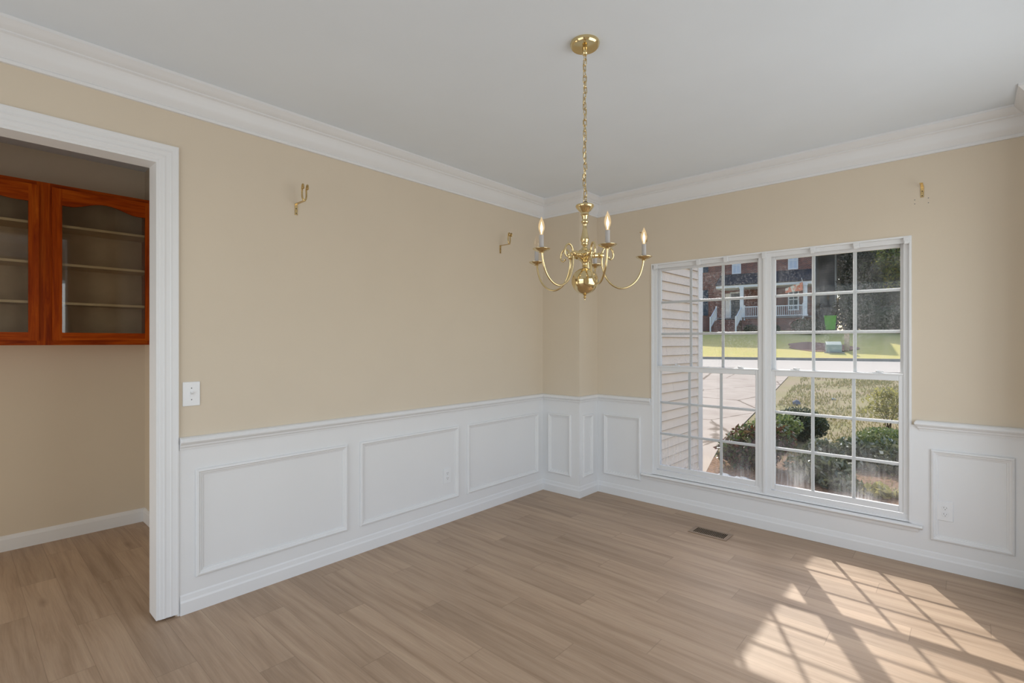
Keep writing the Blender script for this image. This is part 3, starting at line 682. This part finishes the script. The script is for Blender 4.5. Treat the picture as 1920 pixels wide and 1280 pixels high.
# garage wing: lap siding boards as real wedges
XG, YG = -2.40, 6.13
gw = empty('garage_wing', (XG, YG, -.4), 0, label='beige lap sided garage wing just outside the window at left', cat='building')
b = MB(); b.box(-3.0, -.03, -1.89, 0, 0, 3.2); b.build('wall', M_['sidwall'], gw)
b = MB(); zb = 1.96+.4-.10*24
for i in range(33):
    z = zb+.10*i
    if z < -.02 or z > 3.1: continue
    ya, yb = -1.88, -.1
    b.add([(-.03, ya, z), (.006, ya, z), (-.012, ya, z+.105), (-.03, ya, z+.105), (-.03, yb, z), (.006, yb, z), (-.012, yb, z+.105), (-.03, yb, z+.105)], [(0, 1, 2, 3), (7, 6, 5, 4), (0, 4, 5, 1), (1, 5, 6, 2), (2, 6, 7, 3), (0, 3, 7, 4)])
    b.cur = 1; b.box(-.02, .0085, ya+.001, yb-.001, z-.0045, z-.0004); b.cur = 0  # thin dark strip paints the shadow line under each board
b.build('lap_siding', [M_['sidwall'], M_['lapshade']], gw)
b = MB(); b.box(-.02, .016, -.105, .018, -.02, 3.15); b.box(-.10, -.01, 0, .0178, -.0198, 3.1498); b.build('corner_board', M_['extwhite'], gw)
b = MB(); b.box(-3.2, .175, -1.89, .40, 3.12, 3.16); b.box(.185, .215, -1.89, .41, 3.10, 3.24); b.box(-3.2, .175, .39, .42, 3.10, 3.24); b.build('eave', M_['extwhite'], gw)
b = MB(); b.add([(.22, -1.89, 3.24), (.22, .44, 3.24), (-3.2, -1.89, 4.4), (-3.2, .44, 4.4), (.22, -1.89, 3.20), (.22, .44, 3.20), (-3.2, -1.89, 4.3), (-3.2, .44, 4.3)], [(0, 1, 3, 2), (4, 6, 7, 5), (0, 4, 5, 1), (1, 5, 7, 3), (0, 2, 6, 4), (2, 3, 7, 6)]); b.build('roof', M_['shingle'], gw)
for yj, z0_ in ((-.95, 1.66), (-.78, 1.26)):
    MB().add([(.0068, yj-.001, z0_), (.0068, yj+.001, z0_), (-.0108, yj+.001, z0_+.1), (-.0108, yj-.001, z0_+.1)], [(0, 1, 2, 3)]).build('board_joint', M_['slot'], gw)
# unseen outer wall of our own house, kept only to block light
hb = empty('wall_light_block', (0, 4.24, 0), 0, label='beige siding round the outside of the window', kind='structure')
b = MB(); b.box(-2.40, WX0, -.012, .012, -.4, 2.9); b.box(WX1, 2.0, -.012, .012, -.4, 2.9); b.box(WX0, WX1, -.012, .012, -.4, WZ0); b.box(WX0, WX1, -.012, .012, WZ1, 2.9); b.build('light_block_siding', M_['sidwall'], hb)

# ---- leaves
def cloud(name, blobs, n, size, mat, seed=1, elong=1.7, shell=.55, parent=None, **k):
    rs = np.random.RandomState(seed); vol = np.array([b[3]*b[4]*b[5] for b in blobs])**.67; vol = vol/vol.sum()
    idx = rs.choice(len(blobs), n, p=vol); B = np.array(blobs)[idx]
    d_ = rs.normal(size=(n, 3)); d_ /= np.linalg.norm(d_, axis=1)[:, None]; r_ = rs.uniform(shell, 1.03, n)[:, None]**.8
    P = B[:, :3]+d_*r_*B[:, 3:6]
    a = rs.normal(size=(n, 3)); a /= np.linalg.norm(a, axis=1)[:, None]; c = rs.normal(size=(n, 3)); c -= (c*a).sum(1)[:, None]*a; c /= np.linalg.norm(c, axis=1)[:, None]
    s_ = size*rs.uniform(.6, 1.3, n)[:, None]
    A = a*s_*elong*.5; C = c*s_*.5; Nn = np.cross(a, c)*s_*.12
    V = np.stack([P-A, P-C*.8+Nn, P+A, P+C*.8+Nn], 1).reshape(-1, 3)
    me = bpy.data.meshes.new(name); F = np.arange(4*n).reshape(-1, 4)
    me.vertices.add(4*n); me.vertices.foreach_set('co', V.ravel()); me.loops.add(4*n); me.loops.foreach_set('vertex_index', F.ravel().astype(np.int32))
    me.polygons.add(n); me.polygons.foreach_set('loop_start', (np.arange(n)*4).astype(np.int32)); me.polygons.foreach_set('loop_total', np.full(n, 4, np.int32)); me.update(); me.validate()
    me.materials.append(mat); o = bpy.data.objects.new(name, me); link(o)
    if parent: o.parent = parent
    return tag(o, **k)
def stems(base, blobs, r_=.01, parent=None, n=7, seed=3):
    rs = random.Random(seed); b = MB()
    for i in range(n):
        bl = rs.choice(blobs); e_ = Vector((bl[0]+rs.uniform(-.5, .5)*bl[3], bl[1]+rs.uniform(-.5, .5)*bl[4], bl[2]+rs.uniform(-.2, .6)*bl[5])); s_ = Vector(base)+Vector((rs.uniform(-1, 1)*r_*4, rs.uniform(-1, 1)*r_*4, -.03))
        m = (s_+e_)/2+Vector((rs.uniform(-.1, .1), rs.uniform(-.1, .1), 0))*(e_-s_).length; b.tube(catmull([s_, m, e_], 4), [r_*(1-.08*k) for k in range(9)], 5)
    return b.build('stems', M_['bark'], parent)
def shrub(name, x, y, blobs, n, size, mat, label, seed=1, elong=1.7, sr=.010, shell=.5, group=None):
    z = gz(x, y); e_ = empty(name, (x, y, z), 0, label=label, cat='shrub', group=group)
    cloud('foliage', blobs, n, size, mat, seed, elong, shell, e_); stems((0, 0, 0), blobs, sr, e_, 8, seed); return e_
shrub('round_shrub', -2.02, 9.30, [(0, 0, .27, .42, .36, .27)], 5200, .030, M_['leaf_dark'], 'rounded dark green shrub standing alone in the yard left of the hedge', 2)
shrub('spindly_shrub', -1.02, 11.2, [(-.1, 0, .36, .34, .3, .30), (.25, .1, .42, .32, .3, .34), (0, 0, .62, .25, .2, .16)], 1500, .034, M_['leaf_yellow'], 'sparse yellow green shrub behind the clipped hedge', 3, 2.0, .008, .1)
shrub('clipped_hedge', -.72, 8.95, [(-.15, 0, .20, .36, .3, .20), (.35, .05, .21, .40, .3, .21)], 9000, .024, M_['leaf_boxwood'], 'low clipped light green hedge outside the right window', 4, 1.5)
HL = [(-1.48, 8.15, .20, .17, 'glossy leaved shrub below the bare patch, leftmost of its row'), (-1.08, 8.02, .26, .22, 'glossy leaved shrub in front of the clipped hedge, next to the row end'), (-.66, 8.02, .28, .24, 'glossy leaved shrub in front of the clipped hedge at the right')]
for i, (x, y, r_, h_, lb) in enumerate(HL):
    shrub('holly_shrub', x, y, [(0, 0, h_*.8, r_*1.15, r_, h_), (.1, -.1, h_*.6, r_, r_*.8, h_*.7)], 1500, .045, M_['leaf_holly'], lb, 10+i, 2.0, .007, .2, 'glossy leaved shrubs outside the right window')
shrub('silver_leaf_shrub', -1.30, 6.95, [(0, 0, .18, .38, .25, .20), (.25, -.2, .10, .22, .18, .10)], 2000, .042, M_['leaf_holly'], 'glossy silver green shrub close under the right window', 21, 2.2, .007, .2)
shrub('weed_clump', -.72, 6.75, [(0, 0, .08, .16, .12, .09), (.25, .05, .06, .15, .1, .07)], 420, .045, M_['leaf_yellow'], 'small weedy clump in the mulch at the right window corner', 23, 2.6, .004, 0)
shrub('flowering_shrub', -2.10, 7.15, [(0, 0, .30, .36, .34, .30), (-.18, -.15, .22, .24, .24, .2), (.2, .1, .42, .3, .3, .22)], 4200, .042, M_['leaf_red'], 'dark reddish green shrub close outside the left window', 25, 1.9, .008, .3)
shrub('sunlit_shrub', -2.30, 8.55, [(0, 0, .22, .34, .34, .24), (.2, .15, .34, .26, .26, .2)], 2600, .036, M_['leaf_boxwood'], 'lighter green shrub by the driveway edge behind the reddish shrub', 27, 1.8, .008, .3)
def stone(name, x, y, r_, h_, mat, label, cat='stone', seed=1, n=12):
    rs = random.Random(seed); b = MB(); z = gz(x, y); pr = [(r_*.6, 0), (r_, h_*.3), (r_*.92, h_*.65), (r_*.55, h_*.93), (0.001, h_)]
    b.lathe(pr, (0, 0, -.01), n); b.v = [(a*rs.uniform(.85, 1.12), c*rs.uniform(.8, 1.1), d_*rs.uniform(.9, 1.08)) for a, c, d_ in b.v]
    o = b.build(name, mat, None, smooth=50, label=label, cat=cat); o.location = (x, y, z); return o
stone('grey_rock', -2.92, 13.2, .085, .13, M_['stone'], 'dark grey round rock lying in the patchy yard')
stone('white_stone', -2.40, 14.5, .05, .06, M_['palestone'], 'small white stone lying in the patchy yard', seed=2)
stone('edging_stone', -2.26, 6.52, .10, .07, M_['palestone'], 'pale blue grey stone outside the left window beside the garage wall', seed=3)
stone('edging_stone', -2.03, 6.44, .14, .08, M_['palestone'], 'pale blue grey stone under the reddish shrub', seed=4)
# grass blades
rs = np.random.RandomState(7); n = 26000; px = rs.uniform(-5, 1.5, n); py = 6.8+rs.uniform(0, 1, n)**1.3*13
keep = [i for i in range(n) if px[i] > -2.35-.135*(py[i]-6)-.0 and (math.sin(px[i]*2.1+py[i])+math.sin(py[i]*1.7-px[i]*3.1)+rs.uniform(-1.4, 1.4)) > -.3]
V, Fq = [], []
for i in keep:
    x, y = px[i], py[i]; z = gz(x, y); h_ = rs.uniform(.02, .065)*(1+.03*y); a = rs.uniform(0, 6.28); w_ = .006+.0006*y; lx, ly = rs.uniform(-.03, .03, 2)
    k = len(V); V += [(x-w_*math.cos(a), y-w_*math.sin(a), z), (x+w_*math.cos(a), y+w_*math.sin(a), z), (x+lx, y+ly, z+h_)]; Fq.append((k, k+1, k+2))
me = bpy.data.meshes.new('grass_blades'); me.from_pydata(V, [], Fq); me.materials.append(M_['blade'])
tag(link(bpy.data.objects.new('grass_blades', me)), 'short dry grass blades growing in the near yard', 'grass', None, 'stuff')

# ---- brick house across the street (local x along the front, -y towards us, z absolute)
QX, QY = -14.2, 43.7; HA = math.atan2(.123, .992)
hs = empty('brick_house', (QX, QY, 0), HA, label='two storey red brick house with white railed porch across the street', cat='house')
GZ = 2.25
P_ = lambda mb, name, mat, par=hs, **k: mb.build(name, mat, par, **k)
b = MB(); b.box(-9, 5.6, .0, 10, GZ-.4, 8.9); P_(b, 'brick_wall', M_['brick'])
b = MB(); b.box(5.6, 5.63, .02, 10, GZ, 8.9); P_(b, 'side_wall_siding', M_['greylap'])
b = MB(); b.box(5.63, 6.78, 6, 10, GZ-.3, 8.9); P_(b, 'rear_bay_siding', M_['greylap'])
for q in ((6.74, 6.86, 5.95, 6.07, GZ-.3, 8.9), (5.55, 5.66, -.04, .06, GZ, 8.9)): P_(MB().box(*q), 'corner_board', M_['extwhite'])
b = MB(); b.add([(5.6, 5.98, 6.25), (6.8, 5.98, 6.25), (6.8, 5.5, 5.75), (5.6, 5.5, 5.75), (5.6, 5.98, 5.70), (6.8, 5.98, 5.70)], [(0, 1, 2, 3), (3, 2, 5, 4), (0, 3, 4), (1, 5, 2)]); P_(b, 'pent_roof', M_['shingle'])
b = MB(); b.add([(-9.6, -.5, 8.9), (7.2, -.5, 8.9), (7.2, 10.5, 8.9), (-9.6, 10.5, 8.9), (-6, 5, 12.2), (3.6, 5, 12.2)], [(0, 1, 5, 4), (1, 2, 5), (2, 3, 4, 5), (3, 0, 4), (0, 3, 2, 1)]); P_(b, 'main_roof', M_['shingle'])
b = MB(); b.add([(-1.15, -2.0, 6.02), (5.75, -2.0, 6.02), (5.75, .0, 7.05), (-1.15, .0, 7.05), (-1.15, -2.0, 5.92), (5.75, -2.0, 5.92), (5.75, 0, 6.9), (-1.15, 0, 6.9)], [(0, 1, 2, 3), (4, 7, 6, 5), (0, 4, 5, 1), (0, 3, 7, 4), (1, 5, 6, 2)]); P_(b, 'porch_roof', M_['shingle'])
b = MB(); b.box(-1.1, 5.7, -1.95, -1.75, 5.74, 5.96); b.box(-1.1, -1.0, -1.9, 0, 5.74, 5.92); P_(b, 'porch_fascia', M_['extwhite'])
b = MB(); b.box(-1.1, 5.7, -1.8, 0, 5.70, 5.74); P_(b, 'porch_ceiling', M_['extwhite'])
b = MB(); b.box(-1.1, 5.6, -1.85, 0, 3.24, 3.34); P_(b, 'porch_floor', M_['porchfloor'])
b = MB(); b.box(.8, 5.55, -1.75, 0, GZ-.4, 3.24); P_(b, 'porch_base', M_['brick'])
for x in (.82, 5.19): b = MB(); b.box(x-.13, x+.13, -1.93, -1.67, 3.34, 5.74); b.box(x-.17, x+.17, -1.97, -1.63, 3.34, 3.46); b.box(x-.17, x+.17, -1.97, -1.63, 5.62, 5.74); P_(b, 'porch_column', M_['extwhite'])
def railing(a, c, n_, parent=hs, name='porch_railing'):
    a = Vector(a); c = Vector(c); b = MB(); up = Vector((0, 0, 1))
    b.bar(a+up*.80, c+up*.80, .07, .07); b.bar(a+up*.06, c+up*.06, .06, .06)
    for i in range(n_+1):
        p = a+(c-a)*i/n_; b.bar(p+up*.03, p+up*.82, .035, .035, up=(0, 1, 0))
    for p in (a, c): b.bar(p-up*.25, p+up*.95, .10, .10, up=(0, 1, 0))
    return P_(b, name, M_['extwhite'])
railing((1.0, -1.8, 3.36), (5.05, -1.8, 3.36), 30)
railing((-1.10, -1.9, 3.36), (-1.22, -3.3, 2.45), 10, name='stair_railing')
railing((.80, -1.9, 3.36), (.66, -3.3, 2.45), 10, name='stair_railing')
b = MB()
for i in range(5): b.box(-1.05, .62, -1.85-.29*(i+1), -1.85-.29*i, GZ-.3, 3.24-.2*(i+.4))
P_(b, 'porch_steps', M_['brick'])
def hwin(x0, x1, z0, z1, shut=False, y=-.0, blind=False):
    b = MB(); b.frame((x0, y-.0, z0), (1, 0, 0), (0, 0, 1), x1-x0, z1-z0, [(0, 0), (0, .05), (.09, .05), (.09, 0)])
    b.box(x0, x1, y-.05, y, (z0+z1)/2-.03, (z0+z1)/2+.03); b.box((x0+x1)/2-.02, (x0+x1)/2+.02, y-.045, y, z0, z1)
    f_ = P_(b, 'house_window', M_['extwhite']); MB().box(x0+.05, x1-.05, y-.03, y-.002, z0+.05, z1-.05).build('window_pane', M_['blind' if blind else 'extglass'], f_)
    if shut: P_(MB().box(x1+.02, x1+.42, y-.05, y, z0, z1), 'shutter', M_['shutter'])
hwin(-3.55, -2.60, 3.66, 5.85, True); hwin(-3.55, -2.60, 7.36, 8.6, True); hwin(-.27, .43, 7.06, 8.5, blind=True); hwin(3.86, 4.56, 7.09, 8.5, blind=True)
hwin(3.86, 4.62, 3.88, 5.59)
d_ = P_(MB().box(-.34, .37, -.06, -.002, 3.34, 5.44), 'front_door', M_['doorpaint'])
b = MB(); b.box(-.43, -.34, -.09, 0, 3.34, 5.52); b.box(.37, .46, -.09, 0, 3.34, 5.52); b.box(-.43, .46, -.09, 0, 5.44, 5.54); b.build('door_frame', M_['extwhite'], d_)
P_(MB().box(-.80, -.44, -.05, 0, 3.34, 5.44), 'entry_side_panel', M_['sidwall'])
fl = empty('flag', (QX, QY, 0), HA, label='faded orange and cream flag hanging from the porch column across the street', cat='flag')
MB().tube([(5.19, -1.95, 4.9), (5.02, -2.6, 6.10)], .02, 6).build('flag_pole', M_['extwhite'], fl)
vs, fs = [], []
for i in range(13):
    u = i/12
    for j in range(5):
        v_ = j/4; vs.append((5.08-1.14*u, -2.45+.07*math.sin(u*9), 5.82-.42*u-.62*v_*(1-.45*u)))
for i in range(12):
    for j in range(4): a = i*5+j; fs.append((a, a+1, a+6, a+5))
MB().add(vs, fs).build('flag_cloth', M_['flag'], fl, smooth=60)
# shrubs by the porch
def hp(s_, off): return (QX+.992*s_+.123*off, QY+.123*s_-.992*off)
for nm, s_, off, bl, lb in (('porch_shrub', 5.35, 3.0, [(0, 0, .62, 1.0, .8, .62), (.5, .2, .5, .7, .6, .5)], 'large round dark shrub below the right end of the porch'),
                            ('porch_shrub', 3.1, 2.6, [(0, 0, .32, .55, .5, .34)], 'small dark shrub below the porch railing'),
                            ('porch_shrub', 1.6, 2.6, [(0, 0, .30, .5, .5, .32)], 'small dark shrub beside the porch steps')):
    x, y = hp(s_, off); e_ = empty(nm, (x, y, gz(x, y)-.05), 0, label=lb, cat='shrub', group=None)
    cloud('foliage', bl, 3500, .07, M_['leaf_dark'], 31, 1.6, .4, e_); stems((0, 0, 0), bl, .02, e_, 5)
# green bin
x, y = hp(6.75, 1.3); bn = empty('trash_cart', (x, y, gz(x, y)), HA, label='bright green wheeled trash cart beside the brick house', cat='trash bin')
b = MB(); b.add([(-.30, -.30, .06), (.30, -.30, .06), (.30, .30, .06), (-.30, .30, .06), (-.37, -.38, 1.02), (.37, -.38, 1.02), (.37, .36, 1.02), (-.37, .36, 1.02)], [(0, 1, 5, 4), (1, 2, 6, 5), (2, 3, 7, 6), (3, 0, 4, 7), (0, 3, 2, 1), (4, 5, 6, 7)]); b.build('cart_body', M_['bin'], bn)
b = MB(); b.add([(-.39, -.42, 1.02), (.39, -.42, 1.02), (.39, .40, 1.06), (-.39, .40, 1.06), (-.39, -.42, 1.07), (.39, -.42, 1.07), (.39, .40, 1.14), (-.39, .40, 1.14)], [(0, 1, 5, 4), (1, 2, 6, 5), (2, 3, 7, 6), (3, 0, 4, 7), (0, 3, 2, 1), (4, 5, 6, 7)]); b.build('lid', M_['bin'], bn)
for s_ in (-1, 1): MB().lathe([(.1, -.03), (.12, -.02), (.12, .02), (.1, .03)], (.30*s_, .28, .12), 14, Matrix.Rotation(math.pi/2, 4, 'Y')).build('wheel', M_['iron'], bn)
# utility box and post
x, y = -5.98, 36.15; ub = empty('utility_box', (x, y, gz(x, y)-.03), .30, label='pale green utility box on the straw bed across the street', cat='utility box')
b = MB(); b.add([(-.40, -.32, 0), (.40, -.32, 0), (.40, .34, 0), (-.40, .34, 0), (-.40, -.32, .46), (.40, -.32, .46), (.40, .10, .66), (-.40, .10, .66), (.40, .34, .66), (-.40, .34, .66)], [(0, 1, 5, 4), (4, 5, 6, 7), (7, 6, 8, 9), (1, 2, 8, 6, 5), (3, 0, 4, 7, 9), (2, 3, 9, 8), (0, 3, 2, 1)]); b.build('cabinet_body', M_['pad_green'], ub, bevel=.015)
MB().box(-.52, .52, -.42, .44, -.10, .03).build('concrete_pad', M_['curb'], ub)
x, y = -5.36, 36.67; MB().box(-.12, .12, -.12, .12, -.1, 1.12).build('wooden_post', M_['post_wood'], None, bevel=.01, label='short brown wooden post beside the utility box', cat='post').location = (x, y, gz(x, y))
# fence and trees right of the brick house
def tree(x, y, th, blobs, n, size, mat, label, seed, tr=.22, name='leafy_tree', shell=.35):
    z = gz(x, y); e_ = empty(name, (x, y, z), 0, label=label, cat='tree')
    cloud('foliage', blobs, n, size, mat, seed, 1.6, shell, e_)
    b = MB(); top = Vector((.2, .1, th)); b.tube(catmull([(0, 0, -.3), (.05, 0, th*.5), top], 5), [tr*(1-.05*k) for k in range(11)], 9)
    rs = random.Random(seed)
    for bl in blobs[:6]: b.tube(catmull([top*.75, (top+Vector(bl[:3]))/2+Vector((0, 0, .3)), Vector(bl[:3])], 4), [tr*.45*(1-.09*k) for k in range(9)], 6)
    b.build('trunk', M_['bark'], e_, smooth=60); return e_
def blobs(seed, cx, cz, R, Z, n, r_):
    rs = random.Random(seed); return [(rs.uniform(-R, R)+cx, rs.uniform(-R, R)*.7, cz+rs.uniform(-Z, Z), r_*rs.uniform(.7, 1.2), r_*rs.uniform(.7, 1.2), r_*rs.uniform(.6, .9)) for _ in range(n)]
tree(-2.9, 51.0, 6.5, blobs(1, .3, 8.2, 3.4, 3.7, 15, 1.9), 17000, .20, M_['leaf_tree'], 'sunlit yellow green tree at the right edge of the window view', 41)
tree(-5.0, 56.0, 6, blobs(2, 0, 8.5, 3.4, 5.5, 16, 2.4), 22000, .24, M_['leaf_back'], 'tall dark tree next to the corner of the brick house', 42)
tree(-6.3, 47.2, 4, [(0, 0, 1.5, 1.6, 1.3, 1.7), (.2, 0, 3.8, 1.5, 1.2, 1.7), (.1, 0, 6.0, 1.2, 1.1, 1.6), (.3, 0, 8.2, .9, .9, 1.4)], 9000, .20, M_['leaf_back'], 'dark evergreen against the corner of the brick house', 46, .15, 'evergreen_tree')
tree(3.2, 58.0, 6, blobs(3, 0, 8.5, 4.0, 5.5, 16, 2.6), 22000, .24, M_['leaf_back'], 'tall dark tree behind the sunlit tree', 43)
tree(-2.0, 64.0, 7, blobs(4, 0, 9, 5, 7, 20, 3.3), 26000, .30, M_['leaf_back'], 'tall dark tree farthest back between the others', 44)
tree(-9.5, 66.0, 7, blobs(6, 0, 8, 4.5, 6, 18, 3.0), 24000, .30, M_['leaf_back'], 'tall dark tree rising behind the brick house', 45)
for i, (x, y, r_, lb) in enumerate(((-5.35, 44.6, 1.25, 'dark bush at the foot of the trees nearest the trash cart'), (-3.6, 43.4, 1.2, 'dark bush in the middle under the trees'), (-1.9, 42.6, 1.0, 'dark bush below the sunlit tree'))):
    e_ = empty('woodland_bush', (x, y, gz(x, y)-.05), 0, label=lb, cat='shrub'); bl = [(0, 0, r_*.8, r_, r_*.8, r_*.85), (r_*.7, .2, r_*.6, r_*.7, r_*.6, r_*.6)]
    cloud('foliage', bl, 4200, .10, M_['leaf_dark'], 50+i, 1.7, .3, e_); stems((0, 0, 0), bl, .03, e_, 6)
fe = empty('wood_fence', (0, 0, 0), 0, label='dark wooden fence behind the bushes across the street', cat='fence')
b = MB(); A = Vector((-5.8, 47.2, GZ)); B_ = Vector((4.5, 48.6, GZ)); n = 70
for i in range(n): p = A+(B_-A)*i/n; q = A+(B_-A)*(i+.9)/n; b.bar(p+Vector((0, 0, .95)), q+Vector((0, 0, .95)), .02, 1.9)
b.build('boards', M_['fence'], fe)
